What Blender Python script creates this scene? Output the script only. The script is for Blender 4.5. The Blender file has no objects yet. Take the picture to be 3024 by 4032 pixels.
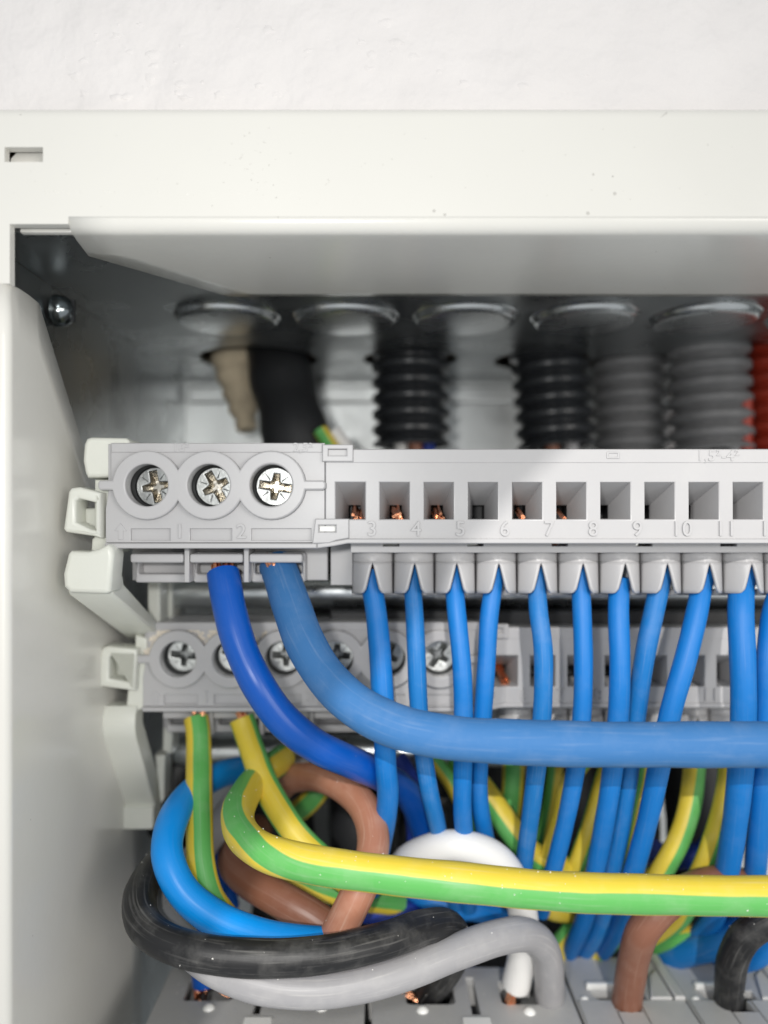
import bpy, math, random
from mathutils import Vector, Matrix
random.seed(7)
S = 0.001                                   # everything below is written in millimetres
scene = bpy.context.scene
C = scene.collection

# ------------------------------------------------------------------ camera, world, lamps
cam = bpy.data.cameras.new('camera')
cam_o = bpy.data.objects.new('camera', cam); C.objects.link(cam_o)
cam_o.location = (0, 0, 0); cam_o.rotation_euler = (math.radians(90), 0, 0)
cam.sensor_width = 36; cam.lens = 27.05
cam.shift_x = 0.0043; cam.shift_y = 0.0108
cam.clip_start = 0.002; cam.clip_end = 20
cam.dof.use_dof = True; cam.dof.focus_distance = 0.0985; cam.dof.aperture_fstop = 11.5
scene.camera = cam_o

w = bpy.data.worlds.new('World'); scene.world = w; w.use_nodes = True
w.node_tree.nodes['Background'].inputs[0].default_value = (0.93, 0.97, 1.0, 1)
w.node_tree.nodes['Background'].inputs[1].default_value = 0.60
scene.view_settings.view_transform = 'Standard'
scene.view_settings.look = 'None'
scene.view_settings.gamma = 1
scene.view_settings.exposure = -0.07

def lamp(name, loc, aim, size, power, col, shape='DISK'):
    l = bpy.data.lights.new(name, 'AREA'); l.shape = shape; l.size = size * S; l.energy = power; l.color = col
    o = bpy.data.objects.new(name, l); C.objects.link(o)
    o.location = Vector(loc) * S
    d = (Vector(aim) - Vector(loc)).normalized()
    o.rotation_euler = d.to_track_quat('-Z', 'Y').to_euler()
    return o
lamp('phone_flash', (-14, -6, 9), (2, 100, 0), 8, 0.055, (1.0, 0.99, 0.965))
lamp('room_lamp', (620, -820, 90), (0, 100, 0), 520, 3.9, (1.0, 0.955, 0.90))
# added spot: its cone edge imitates a cast shadow's diagonal on the upper block
sl = bpy.data.lights.new('shadow_edge_spot', 'SPOT'); sl.energy = 23.0; sl.color = (1.0, 0.97, 0.93); sl.shadow_soft_size = 0.0016; sl.spot_blend = 0.008
so = bpy.data.objects.new('shadow_edge_spot', sl); C.objects.link(so)
_L = Vector((-40, -760, 360)); _c = Vector((15.8 + 200 * .66, 101, 3.8 - 200 * .75)); _p = Vector((17.5, 101, 3.8))
so.location = _L * S; so.rotation_euler = (_c - _L).to_track_quat('-Z', 'Y').to_euler()
sl.spot_size = 2 * (_c - _L).angle(_p - _L)

# ------------------------------------------------------------------ materials
def mat(name, col, rough=0.4, metal=0.0, var=0.06, vscale=300, bump=0.0, bscale=1500, dust=0.0, dust_col=(0.7, 0.68, 0.64),
        dscale=900, rvar=0.0, speck=0.0, speck_col=(0.1, 0.09, 0.08), sscale=500, spec=0.5, coat=0.0, sss=0.0, bdist=0.0003):
    m = bpy.data.materials.new(name); m.use_nodes = True
    nt = m.node_tree; N = nt.nodes; L = nt.links
    b = N['Principled BSDF']
    b.inputs['Metallic'].default_value = metal; b.inputs['Roughness'].default_value = rough
    b.inputs['Specular IOR Level'].default_value = spec
    b.inputs['Coat Weight'].default_value = coat
    tc = N.new('ShaderNodeTexCoord')
    nz = N.new('ShaderNodeTexNoise'); nz.inputs['Scale'].default_value = vscale; nz.inputs['Detail'].default_value = 5
    L.new(tc.outputs['Object'], nz.inputs['Vector'])
    mr = N.new('ShaderNodeMapRange'); mr.inputs['From Min'].default_value = 0.25; mr.inputs['From Max'].default_value = 0.75
    mr.inputs['To Min'].default_value = 1 - var; mr.inputs['To Max'].default_value = 1 + var
    L.new(nz.outputs['Fac'], mr.inputs['Value'])
    hv = N.new('ShaderNodeVectorMath'); hv.operation = 'SCALE'
    hv.inputs[0].default_value = col
    L.new(mr.outputs['Result'], hv.inputs['Scale'])
    last = hv.outputs[0]
    if dust > 0:
        n2 = N.new('ShaderNodeTexNoise'); n2.inputs['Scale'].default_value = dscale; n2.inputs['Detail'].default_value = 8
        n2.inputs['Roughness'].default_value = 0.7
        L.new(tc.outputs['Object'], n2.inputs['Vector'])
        r2 = N.new('ShaderNodeMapRange'); r2.inputs['From Min'].default_value = 0.5; r2.inputs['From Max'].default_value = 0.8
        r2.inputs['To Max'].default_value = dust
        L.new(n2.outputs['Fac'], r2.inputs['Value'])
        mx = N.new('ShaderNodeMix'); mx.data_type = 'RGBA'
        L.new(r2.outputs['Result'], mx.inputs['Factor']); L.new(last, mx.inputs['A']); mx.inputs['B'].default_value = (*dust_col, 1)
        last = mx.outputs['Result']
    if speck > 0:
        v = N.new('ShaderNodeTexVoronoi'); v.inputs['Scale'].default_value = sscale
        L.new(tc.outputs['Object'], v.inputs['Vector'])
        n3 = N.new('ShaderNodeTexNoise'); n3.inputs['Scale'].default_value = sscale * 0.13
        L.new(tc.outputs['Object'], n3.inputs['Vector'])
        r4 = N.new('ShaderNodeMapRange'); r4.inputs['From Min'].default_value = 0.55; r4.inputs['From Max'].default_value = 0.75
        r4.inputs['To Min'].default_value = 0.0; r4.inputs['To Max'].default_value = 0.17
        L.new(n3.outputs['Fac'], r4.inputs['Value'])
        ls = N.new('ShaderNodeMath'); ls.operation = 'LESS_THAN'
        L.new(v.outputs['Distance'], ls.inputs[0]); L.new(r4.outputs['Result'], ls.inputs[1])
        ms = N.new('ShaderNodeMath'); ms.operation = 'MULTIPLY'; ms.inputs[1].default_value = speck
        L.new(ls.outputs[0], ms.inputs[0])
        mx = N.new('ShaderNodeMix'); mx.data_type = 'RGBA'
        L.new(ms.outputs[0], mx.inputs['Factor']); L.new(last, mx.inputs['A']); mx.inputs['B'].default_value = (*speck_col, 1)
        last = mx.outputs['Result']
    L.new(last, b.inputs['Base Color'])
    if rvar > 0:
        r5 = N.new('ShaderNodeMapRange'); r5.inputs['From Min'].default_value = 0.3; r5.inputs['From Max'].default_value = 0.7
        r5.inputs['To Min'].default_value = max(0.03, rough - rvar); r5.inputs['To Max'].default_value = rough + rvar
        L.new(nz.outputs['Fac'], r5.inputs['Value']); L.new(r5.outputs['Result'], b.inputs['Roughness'])
    if bump > 0:
        n4 = N.new('ShaderNodeTexNoise'); n4.inputs['Scale'].default_value = bscale; n4.inputs['Detail'].default_value = 4
        L.new(tc.outputs['Object'], n4.inputs['Vector'])
        bp = N.new('ShaderNodeBump'); bp.inputs['Strength'].default_value = bump; bp.inputs['Distance'].default_value = bdist
        L.new(n4.outputs['Fac'], bp.inputs['Height']); L.new(bp.outputs['Normal'], b.inputs['Normal'])
    if sss > 0:
        b.inputs['Subsurface Weight'].default_value = sss
        b.inputs['Subsurface Radius'].default_value = (1, 1, 1); b.inputs['Subsurface Scale'].default_value = 0.0006
    return m

def pvc(name, col, rough=0.42, dust=0.10, stripe=None, phase=0.0, split=0.5, sheen=0.10, dust_col=(0.72, 0.70, 0.66), cycles=2):
    """insulation: colour (or two stripes running along the wire, by the tube's own UV) with handling dust and fine scuffs along it"""
    m = bpy.data.materials.new(name); m.use_nodes = True
    nt = m.node_tree; N = nt.nodes; L = nt.links; b = N['Principled BSDF']
    b.inputs['Specular IOR Level'].default_value = 0.45
    uv = N.new('ShaderNodeUVMap'); tc = N.new('ShaderNodeTexCoord')
    sep = N.new('ShaderNodeSeparateXYZ'); L.new(uv.outputs['UV'], sep.inputs[0])
    base = N.new('ShaderNodeMix'); base.data_type = 'RGBA'
    base.inputs['A'].default_value = (*col, 1); base.inputs['B'].default_value = (*(stripe or col), 1)
    base.inputs['Factor'].default_value = 0
    if stripe:
        wob = N.new('ShaderNodeTexNoise'); wob.inputs['Scale'].default_value = 90; L.new(tc.outputs['Object'], wob.inputs['Vector'])
        w1 = N.new('ShaderNodeMath'); w1.operation = 'MULTIPLY_ADD'; w1.inputs[1].default_value = 0.12; w1.inputs[2].default_value = phase - 0.06 + 10
        L.new(wob.outputs['Fac'], w1.inputs[0])
        a = N.new('ShaderNodeMath'); a.operation = 'MULTIPLY_ADD'; a.inputs[1].default_value = cycles
        L.new(sep.outputs['X'], a.inputs[0]); L.new(w1.outputs[0], a.inputs[2])
        f = N.new('ShaderNodeMath'); f.operation = 'FRACT'; L.new(a.outputs[0], f.inputs[0])
        pp = N.new('ShaderNodeMath'); pp.operation = 'SUBTRACT'; pp.inputs[1].default_value = 0.5; L.new(f.outputs[0], pp.inputs[0])
        ab = N.new('ShaderNodeMath'); ab.operation = 'ABSOLUTE'; L.new(pp.outputs[0], ab.inputs[0])
        st = N.new('ShaderNodeMapRange'); st.interpolation_type = 'SMOOTHSTEP'
        st.inputs['From Min'].default_value = split / 2 - 0.015; st.inputs['From Max'].default_value = split / 2 + 0.015
        L.new(ab.outputs[0], st.inputs['Value']); L.new(st.outputs['Result'], base.inputs['Factor'])
    # soft handling marks
    n1 = N.new('ShaderNodeTexNoise'); n1.inputs['Scale'].default_value = 260; n1.inputs['Detail'].default_value = 8; n1.inputs['Roughness'].default_value = 0.65
    L.new(tc.outputs['Object'], n1.inputs['Vector'])
    r1 = N.new('ShaderNodeMapRange'); r1.inputs['From Min'].default_value = 0.48; r1.inputs['From Max'].default_value = 0.8; r1.inputs['To Max'].default_value = dust * 0.8
    L.new(n1.outputs['Fac'], r1.inputs['Value'])
    # scuffs stretched along the wire
    mp = N.new('ShaderNodeMapping'); mp.inputs['Scale'].default_value = (38, 0.11, 1); L.new(uv.outputs['UV'], mp.inputs['Vector'])
    n2 = N.new('ShaderNodeTexNoise'); n2.inputs['Scale'].default_value = 1.0; n2.inputs['Detail'].default_value = 6; L.new(mp.outputs[0], n2.inputs['Vector'])
    r2 = N.new('ShaderNodeMapRange'); r2.inputs['From Min'].default_value = 0.55; r2.inputs['From Max'].default_value = 0.8; r2.inputs['To Max'].default_value = dust * 1.3
    L.new(n2.outputs['Fac'], r2.inputs['Value'])
    ad = N.new('ShaderNodeMath'); ad.operation = 'ADD'; ad.use_clamp = True; L.new(r1.outputs['Result'], ad.inputs[0]); L.new(r2.outputs['Result'], ad.inputs[1])
    # dust grains
    v = N.new('ShaderNodeTexVoronoi'); v.inputs['Scale'].default_value = 1100; L.new(tc.outputs['Object'], v.inputs['Vector'])
    r3 = N.new('ShaderNodeMapRange'); r3.inputs['From Min'].default_value = 0.55; r3.inputs['From Max'].default_value = 0.85
    r3.inputs['To Min'].default_value = 0.0; r3.inputs['To Max'].default_value = 0.16
    L.new(n1.outputs['Fac'], r3.inputs['Value'])
    ls = N.new('ShaderNodeMath'); ls.operation = 'LESS_THAN'; L.new(v.outputs['Distance'], ls.inputs[0]); L.new(r3.outputs['Result'], ls.inputs[1])
    lm = N.new('ShaderNodeMath'); lm.operation = 'MULTIPLY_ADD'; lm.inputs[1].default_value = 0.5; lm.use_clamp = True
    L.new(ls.outputs[0], lm.inputs[0]); L.new(ad.outputs[0], lm.inputs[2])
    mx = N.new('ShaderNodeMix'); mx.data_type = 'RGBA'; mx.inputs['B'].default_value = (*dust_col, 1)
    L.new(lm.outputs[0], mx.inputs['Factor']); L.new(base.outputs['Result'], mx.inputs['A'])
    L.new(mx.outputs['Result'], b.inputs['Base Color'])
    rr = N.new('ShaderNodeMapRange'); rr.inputs['To Min'].default_value = rough - 0.08; rr.inputs['To Max'].default_value = rough + 0.12
    L.new(n1.outputs['Fac'], rr.inputs['Value']); L.new(rr.outputs['Result'], b.inputs['Roughness'])
    bp = N.new('ShaderNodeBump'); bp.inputs['Strength'].default_value = 0.15; bp.inputs['Distance'].default_value = 0.0002
    L.new(n2.outputs['Fac'], bp.inputs['Height']); L.new(bp.outputs['Normal'], b.inputs['Normal'])
    return m

M = {}
M['paint'] = mat('white_enamel', (0.775, 0.76, 0.71), 0.22, var=0.012, vscale=60, bump=0.05, bscale=900, rvar=0.05, speck=0.5, sscale=420, speck_col=(0.35, 0.33, 0.3))
M['plaster'] = mat('white_plaster', (0.80, 0.77, 0.755), 0.75, var=0.03, vscale=120, bump=0.7, bscale=130, bdist=0.0016)
M['plastic'] = mat('grey_plastic', (0.455, 0.45, 0.455), 0.36, var=0.02, vscale=120, bump=0.02, bscale=2600, dust=0.10, dscale=260)
M['plastic_dusty'] = mat('grey_plastic_with_plaster_dust', (0.43, 0.425, 0.43), 0.4, var=0.03, vscale=120, bump=0.1, bscale=2200, dust=0.55, dust_col=(0.62, 0.54, 0.45), dscale=170)
M['pale'] = mat('pale_plastic', (0.69, 0.70, 0.64), 0.36, var=0.02, vscale=150, bump=0.06, bscale=2000, sss=0.25)
M['breaker'] = mat('breaker_grey_plastic', (0.46, 0.46, 0.455), 0.5, var=0.03, vscale=140, bump=0.12, bscale=2500, dust=0.18, dscale=300, speck=0.6, speck_col=(0.75, 0.73, 0.7), sscale=520)
M['white_plastic'] = mat('white_plastic', (0.82, 0.82, 0.80), 0.4, var=0.02)
M['dark'] = mat('dark_plastic', (0.02, 0.021, 0.023), 0.5, var=0.1)
M['galv'] = mat('galvanised_steel', (0.40, 0.42, 0.425), 0.30, metal=0.92, var=0.16, vscale=95, rvar=0.10, bump=0.02, bscale=300, speck=0.25, speck_col=(0.75, 0.78, 0.78), sscale=600)
M['galv_bright'] = mat('bright_galvanised_steel', (0.74, 0.76, 0.755), 0.42, metal=0.85, var=0.08, vscale=95, rvar=0.08)
M['galv_press'] = mat('pressed_galvanised_steel', (0.62, 0.64, 0.645), 0.26, metal=0.95, var=0.08, vscale=95, rvar=0.05)
M['rail'] = mat('zinc_plated_steel', (0.72, 0.75, 0.76), 0.3, metal=1.0, var=0.08, vscale=200, rvar=0.06)
M['screw'] = mat('screw_steel', (0.36, 0.37, 0.365), 0.40, metal=1.0, var=0.16, vscale=900, rvar=0.08, bump=0.12, bscale=2200)
M['screw_bright'] = mat('bright_screw_steel', (0.80, 0.82, 0.80), 0.48, metal=1.0, var=0.15, vscale=800, rvar=0.1, bump=0.15, bscale=1800)
M['screw_warm'] = mat('screw_recess_warm_tint', (0.60, 0.565, 0.50), 0.25, metal=1.0, var=0.15, vscale=700, rvar=0.06, bump=0.12, bscale=1800)  # warm copper reflection put into the recess colour
M['bolt'] = mat('dark_bolt_steel', (0.30, 0.33, 0.34), 0.16, metal=1.0, var=0.1)
M['copper'] = mat('copper', (0.86, 0.40, 0.23), 0.28, metal=1.0, var=0.25, vscale=1500, rvar=0.1)
M['conduit'] = mat('black_conduit', (0.022, 0.024, 0.027), 0.30, var=0.15, dust=0.02)
M['conduit_grey'] = mat('grey_conduit', (0.17, 0.17, 0.172), 0.5, var=0.12, dust=0.10)
M['conduit_red'] = mat('red_conduit', (0.34, 0.030, 0.012), 0.45, var=0.15, dust=0.05)
M['tan'] = mat('tan_foam', (0.58, 0.49, 0.35), 0.9, var=0.3, vscale=200, bump=0.8, bscale=300)
M['masonry'] = mat('wall_cavity', (0.34, 0.26, 0.17), 0.9, var=0.2, vscale=60, bump=0.7, bscale=200)
M['grit'] = mat('grey_grit', (0.36, 0.34, 0.31), 0.8)
M['crumb'] = mat('plaster_crumb', (0.82, 0.80, 0.76), 0.8, var=0.05)
BLUE = (0.001, 0.168, 0.53); YEL = (0.72, 0.55, 0.05); GRN = (0.11, 0.42, 0.10)
M['blue'] = pvc('blue_pvc', BLUE, 0.5, 0.05)
M['blue_b'] = pvc('blue_pvc_scuffed', (0.004, 0.165, 0.48), 0.52, 0.10)
M['blue_faded'] = pvc('dull_blue_pvc', (0.036, 0.155, 0.38), 0.70, 0.10, dust_col=(0.55, 0.60, 0.66))
M['blue_dark'] = pvc('deep_blue_pvc', (0.001, 0.085, 0.43), 0.32, 0.02)
M['blue_sky'] = pvc('azure_pvc', (0.001, 0.28, 0.80), 0.36, 0.02)
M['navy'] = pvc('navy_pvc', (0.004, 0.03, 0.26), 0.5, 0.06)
M['brown'] = pvc('brown_pvc', (0.235, 0.098, 0.06), 0.40, 0.16, dust_col=(0.6, 0.45, 0.36))
M['brown_b'] = pvc('scuffed_brown_pvc', (0.42, 0.185, 0.115), 0.45, 0.26, dust_col=(0.72, 0.55, 0.44))
M['grey'] = pvc('grey_pvc', (0.34, 0.335, 0.345), 0.42, 0.22)
M['black'] = pvc('black_pvc', (0.012, 0.012, 0.013), 0.46, 0.13)
M['white'] = pvc('white_pvc', (0.80, 0.79, 0.77), 0.40, 0.05)
_gy = {}
def gy(phase, split=0.5, dark=1.0, cycles=2):
    k = (round(phase, 3), split, dark, cycles)
    if k not in _gy:
        _gy[k] = pvc('green_and_yellow_pvc', tuple(c * dark for c in GRN), 0.45, 0.13, stripe=tuple(c * dark for c in YEL), phase=phase, split=split, cycles=cycles)
    return _gy[k]

# ------------------------------------------------------------------ helpers
F, CX, CY = 1662.0, 820.0, 1130.0
def P(px, py, D):                          # sight line through a spot in the photograph, at depth D mm
    return Vector(((px - CX) / F * D, D, (CY - py) / F * D))

def link(name, me, m=None, parent=None, loc=(0, 0, 0), rot=None):
    o = bpy.data.objects.new(name, me); C.objects.link(o)
    if m is not None and not me.materials: me.materials.append(m)
    if parent is not None: o.parent = parent
    o.location = Vector(loc) * S
    if rot: o.rotation_euler = rot
    return o
def smooth(me, ang=35):
    for p in me.polygons: p.use_smooth = True
    me.set_sharp_from_angle(angle=math.radians(ang))
def mesh(name, vs, fs, ang=35, uvs=None):
    me = bpy.data.meshes.new(name)
    me.from_pydata([Vector(v) * S for v in vs], [], fs); me.update()
    if uvs is not None:
        ul = me.uv_layers.new(name='UVMap')
        for lp in me.loops: ul.data[lp.index].uv = uvs[lp.index]
    smooth(me, ang)
    return me
def tag(o, label=None, cat=None, group=None, kind=None):
    if label: o['label'] = label
    if cat: o['category'] = cat
    if group: o['group'] = group
    if kind: o['kind'] = kind
    return o
def thing(name, loc, label, cat, group=None):
    o = bpy.data.objects.new(name, None); C.objects.link(o); o.location = Vector(loc) * S
    o.empty_display_size = 0.004
    return tag(o, label, cat, group)
def under(root, o):                        # parent a mesh that was written in world mm
    o.parent = root; o.location = o.location - root.location; return o

MAPS = {'front': lambda v, c: (v.x, c - v.z, v.y),      # outline in X,Z ; depth along Y from c-d/2 to c+d/2
        'side': lambda v, c: (c + v.z, v.x, v.y),       # outline in Y,Z ; along X
        'top': lambda v, c: (v.x, v.y, c + v.z)}        # outline in X,Y ; along Z
def plate_me(name, loops, a, b, bev=0.1, mode='front', res=2):
    """outline (first loop) with holes (the others), extruded from a to b with rounded rims"""
    cu = bpy.data.curves.new(name, 'CURVE'); cu.dimensions = '2D'; cu.fill_mode = 'BOTH'
    cu.extrude = max(1e-4, abs(b - a) / 2 - bev); cu.bevel_depth = bev; cu.bevel_resolution = res; cu.offset = -bev
    for lp in loops:
        sp = cu.splines.new('POLY'); sp.points.add(len(lp) - 1); sp.use_cyclic_u = True
        for q, (x, y) in zip(sp.points, lp): q.co = (x, y, 0, 1)
    o = bpy.data.objects.new(name, cu)
    me = bpy.data.meshes.new_from_object(o)
    bpy.data.objects.remove(o); bpy.data.curves.remove(cu)
    c = (a + b) / 2; f = MAPS[mode]
    for v in me.vertices: v.co = Vector(f(v.co, c)) * S
    me.materials.clear(); me.name = name
    smooth(me, 40)
    return me
def plate(name, loops, a, b, m, parent=None, bev=0.1, mode='front', loc=(0, 0, 0)):
    return link(name, plate_me(name, loops, a, b, bev, mode), m, parent, loc)
def rect(x0, x1, y0, y1): return [(x0, y0), (x1, y0), (x1, y1), (x0, y1)]
def rrect(x0, x1, y0, y1, r, n=4):
    pts = []
    for cx, cy, a0 in ((x1 - r, y0 + r, -90), (x1 - r, y1 - r, 0), (x0 + r, y1 - r, 90), (x0 + r, y0 + r, 180)):
        for k in range(n + 1):
            a = math.radians(a0 + 90 * k / n); pts.append((cx + r * math.cos(a), cy + r * math.sin(a)))
    return pts
def circle(cx, cy, r, n=40): return [(cx + r * math.cos(2 * math.pi * k / n), cy + r * math.sin(2 * math.pi * k / n)) for k in range(n)]
def pxloop(pts, D): return [((x - CX) / F * D, (CY - y) / F * D) for x, y in pts]

def spline(pts, step=0.7):
    """centripetal Catmull-Rom through the points, resampled every `step` mm"""
    p = [Vector(q) for q in pts]
    p = [p[0] * 2 - p[1]] + p + [p[-1] * 2 - p[-2]]
    out = []
    for i in range(1, len(p) - 2):
        p0, p1, p2, p3 = p[i - 1:i + 3]
        t0 = 0.0; t1 = t0 + max(1e-4, (p1 - p0).length ** 0.5); t2 = t1 + max(1e-4, (p2 - p1).length ** 0.5); t3 = t2 + max(1e-4, (p3 - p2).length ** 0.5)
        n = max(2, int((p2 - p1).length / step))
        for k in range(n):
            t = t1 + (t2 - t1) * k / n
            A1 = p0 * ((t1 - t) / (t1 - t0)) + p1 * ((t - t0) / (t1 - t0)); A2 = p1 * ((t2 - t) / (t2 - t1)) + p2 * ((t - t1) / (t2 - t1)); A3 = p2 * ((t3 - t) / (t3 - t2)) + p3 * ((t - t2) / (t3 - t2))
            B1 = A1 * ((t2 - t) / (t2 - t0)) + A2 * ((t - t0) / (t2 - t0)); B2 = A2 * ((t3 - t) / (t3 - t1)) + A3 * ((t - t1) / (t3 - t1))
            out.append(B1 * ((t2 - t) / (t2 - t1)) + B2 * ((t - t1) / (t2 - t1)))
    out.append(p[-2])
    return out
def tube_data(path, rad, n=20, ref=Vector((0, -1, 0)), vs=None, fs=None, uvs=None, cap=True, twist=None):
    vs = [] if vs is None else vs; fs = [] if fs is None else fs; uvs = [] if uvs is None else uvs
    base = len(vs); m = len(path)
    tang = [(path[min(i + 1, m - 1)] - path[max(i - 1, 0)]).normalized() for i in range(m)]
    nrm = ref - tang[0] * ref.dot(tang[0])
    if nrm.length < 1e-3: nrm = Vector((1, 0, 0)) - tang[0] * tang[0].x
    nrm.normalize(); dist = 0; ds = []
    for i in range(m):
        if i:
            dist += (path[i] - path[i - 1]).length
            nrm = nrm - tang[i] * nrm.dot(tang[i]); nrm.normalize()
        ds.append(dist); bi = tang[i].cross(nrm)
        r = rad(dist, i / (m - 1)) if callable(rad) else rad
        for k in range(n):
            a = 2 * math.pi * k / n
            vs.append(path[i] + (nrm * math.cos(a) + bi * math.sin(a)) * r)
    for i in range(m - 1):
        for k in range(n):
            k2 = (k + 1) % n
            fs.append((base + i * n + k, base + i * n + k2, base + (i + 1) * n + k2, base + (i + 1) * n + k))
            t0 = twist(ds[i]) if twist else 0; t1 = twist(ds[i + 1]) if twist else 0
            uvs += [(k / n + t0, ds[i]), ((k + 1) / n + t0, ds[i]), ((k + 1) / n + t1, ds[i + 1]), (k / n + t1, ds[i + 1])]
    if cap:
        fs.append(tuple(base + k for k in range(n))[::-1]); uvs += [(k / n, 0) for k in range(n)][::-1]
        fs.append(tuple(base + (m - 1) * n + k for k in range(n))); uvs += [(k / n, dist) for k in range(n)]
    return vs, fs, uvs
def tube_me(name, path, rad, n=20, **kw):
    vs, fs, uvs = tube_data(path, rad, n, **kw)
    return mesh(name, vs, fs, 50, uvs)
def bundle_me(name, paths, r, n=7):
    vs, fs, uvs = [], [], []
    for p in paths: tube_data(p, r, n, vs=vs, fs=fs, uvs=uvs)
    return mesh(name, vs, fs, 50, uvs)
def strands(a, b, spread, r, k):
    a = Vector(a); b = Vector(b); out = []
    for _ in range(k):
        j = lambda s: Vector((random.uniform(-s, s), random.uniform(-s, s), random.uniform(-s, s)))
        j0 = j(spread)
        out.append(spline([a + j0, (a + b) / 2 + j0 * 0.9 + j(spread * .25), b + j0 * 0.8 + j(spread * .4)], 0.6))
    return out
def box_me(name, x0, x1, y0, y1, z0, z1):
    vs = [(x, y, z) for x in (x0, x1) for y in (y0, y1) for z in (z0, z1)]
    fs = [(0, 1, 3, 2), (4, 6, 7, 5), (0, 4, 5, 1), (2, 3, 7, 6), (0, 2, 6, 4), (1, 5, 7, 3)]
    return mesh(name, vs, fs, 30)
def lathe_me(name, prof, n=40, axis='z'):
    vs, fs = [], []
    for r, h in prof:
        for k in range(n):
            a = 2 * math.pi * k / n; x, y = r * math.cos(a), r * math.sin(a)
            vs.append({'z': (x, y, h), 'y': (x, h, -y), 'x': (h, x, y)}[axis])
    for i in range(len(prof) - 1):
        for k in range(n):
            k2 = (k + 1) % n; fs.append((i * n + k, i * n + k2, (i + 1) * n + k2, (i + 1) * n + k))
    return mesh(name, vs, fs, 40)
def text_me(name, s, size, depth):
    cu = bpy.data.curves.new(name, 'FONT'); cu.body = s; cu.size = size; cu.extrude = depth / 2; cu.align_x = 'CENTER'; cu.align_y = 'CENTER'
    cu.bevel_depth = 0.03; cu.bevel_resolution = 1; cu.space_character = 1.05
    o = bpy.data.objects.new(name, cu); me = bpy.data.meshes.new_from_object(o)
    bpy.data.objects.remove(o); bpy.data.curves.remove(cu)
    for v in me.vertices: v.co = Vector((v.co.x, -v.co.z, v.co.y)) * S
    me.materials.clear(); smooth(me, 40); return me

def solid(o, t, off=-1):
    md = o.modifiers.new('thickness', 'SOLIDIFY'); md.thickness = t * S; md.offset = off
    return o

# ------------------------------------------------------------------ setting: the plastered wall round the recessed box
vs = [(-900, 91.6, 900), (900, 91.6, 900), (900, 91.6, 46.6), (-900, 91.6, 46.6), (-47.5, 91.6, 46.6), (-47.5, 91.6, -260), (-900, 91.6, -900), (900, 91.6, -900), (-47.5, 91.6, -900), (-900, 91.6, -260),
      (240, 91.6, 46.6), (240, 91.6, -260), (900, 91.6, -260), (240, 91.6, -900)]
wall = link('wall', mesh('wall', vs, [(0, 3, 4, 10, 2, 1), (3, 9, 5, 4), (9, 6, 8, 5), (5, 8, 13, 11), (10, 11, 12, 2), (11, 13, 7, 12)]), M['plaster'])
tag(wall, kind='structure')
vs = []; fs = []
for _ in range(46):
    px = abs(random.gauss(0, 420)) + random.uniform(0, 300); py = random.uniform(40, 214); r = random.uniform(.15, .75)
    c = P(px, py, 91.62); b0 = len(vs); q = [random.uniform(.5, 1.4) for _ in range(9)]
    vs.append(c + Vector((0, -r * .28, 0)))
    for rr, h in ((.55, .2), (1.0, -.02)):
        for k in range(9):
            a = 2 * math.pi * k / 9; vs.append(c + Vector((r * rr * 1.5 * q[k] * math.cos(a), -r * h, r * rr * q[k] * math.sin(a))))
    for k in range(9):
        k2 = (k + 1) % 9; fs += [(b0, b0 + 1 + k2, b0 + 1 + k), (b0 + 1 + k, b0 + 1 + k2, b0 + 10 + k2, b0 + 10 + k)]
tag(link('plaster_lumps', mesh('plaster_lumps', vs, fs, 70), M['plaster'], wall), kind='stuff')
cav = link('wall_recess', box_me('wall_recess', -56, 250, 92.5, 205, -265, 52), M['masonry']); tag(cav, kind='structure')
cav.data.polygons  # the brick hollow the box sits in: open to the front
import bmesh
bm = bmesh.new(); bm.from_mesh(cav.data)
bmesh.ops.delete(bm, geom=[f for f in bm.faces if f.calc_center_median().y < 0.0930], context='FACES')
bm.to_mesh(cav.data); bm.free()

# ------------------------------------------------------------------ the distribution box
BX = thing('distribution_box', (0, 190, -60), 'white enamelled metal distribution box recessed in the plaster wall, galvanised inside', 'fuse box')
FR = under(BX, link('frame', plate_me('frame', [[(-48.3, 46.5), (-48.3, -250), (-43.7, -250), (-43.7, 27.4), (-42.3, 27.4), (-42.3, 34.2), (-35.6, 34.2), (-35.6, 35.05), (228, 35.05), (228, -250), (238, -250), (238, 46.5)],
        rect(-42.9, -38.5, 41.3, 43.0)], 88, 89.2, 0.0), M['paint']))
FR.location = -BX.location
def in_box(name, me, m, parent=None, kind=None):
    o = link(name, me, m, BX if parent is None else parent)
    if parent is None: o.location = -BX.location
    if kind: o['kind'] = kind
    return o
FR.parent = BX
# rolled outer edge and the inward flange along the top
def bend_rows(r, t_list, zf):
    rows = []
    for k in range(9):
        th = math.radians(90 * k / 8)
        rows.append((88 + r - r * math.cos(th), zf + r - r * math.sin(th), 0))
    for t in t_list: rows.append((88 + t, zf, t))
    return rows
rows = bend_rows(1.6, [3, 5, 7, 8.5, 9.5, 12, 15, 18, 21, 24, 25.5], 33.45)
def xl(t):
    if t < 8.5: return -35.6 - 0.9 * max(0, (t - 1.0) / 7.5)
    return -36.5 + (t - 8.5) / 17.0 * 14.2
cols = [0] + [0.02 * k for k in range(1, 51)]
vs = []; fs = []
nc = len(cols)
for (y, z, t) in rows:
    for c in cols:
        x = xl(t) + (228 - xl(t)) * c; vs.append((x, y, z + 0.04 * math.sin(x * .11) * min(1, t / 8)))
for i in range(len(rows) - 1):
    for j in range(nc - 1): fs.append((i * nc + j, i * nc + j + 1, (i + 1) * nc + j + 1, (i + 1) * nc + j))
solid(in_box('top_flange', mesh('top_flange', vs, fs, 60), M['paint']), 0.9, 1)
vs = []; fs = []
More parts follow.
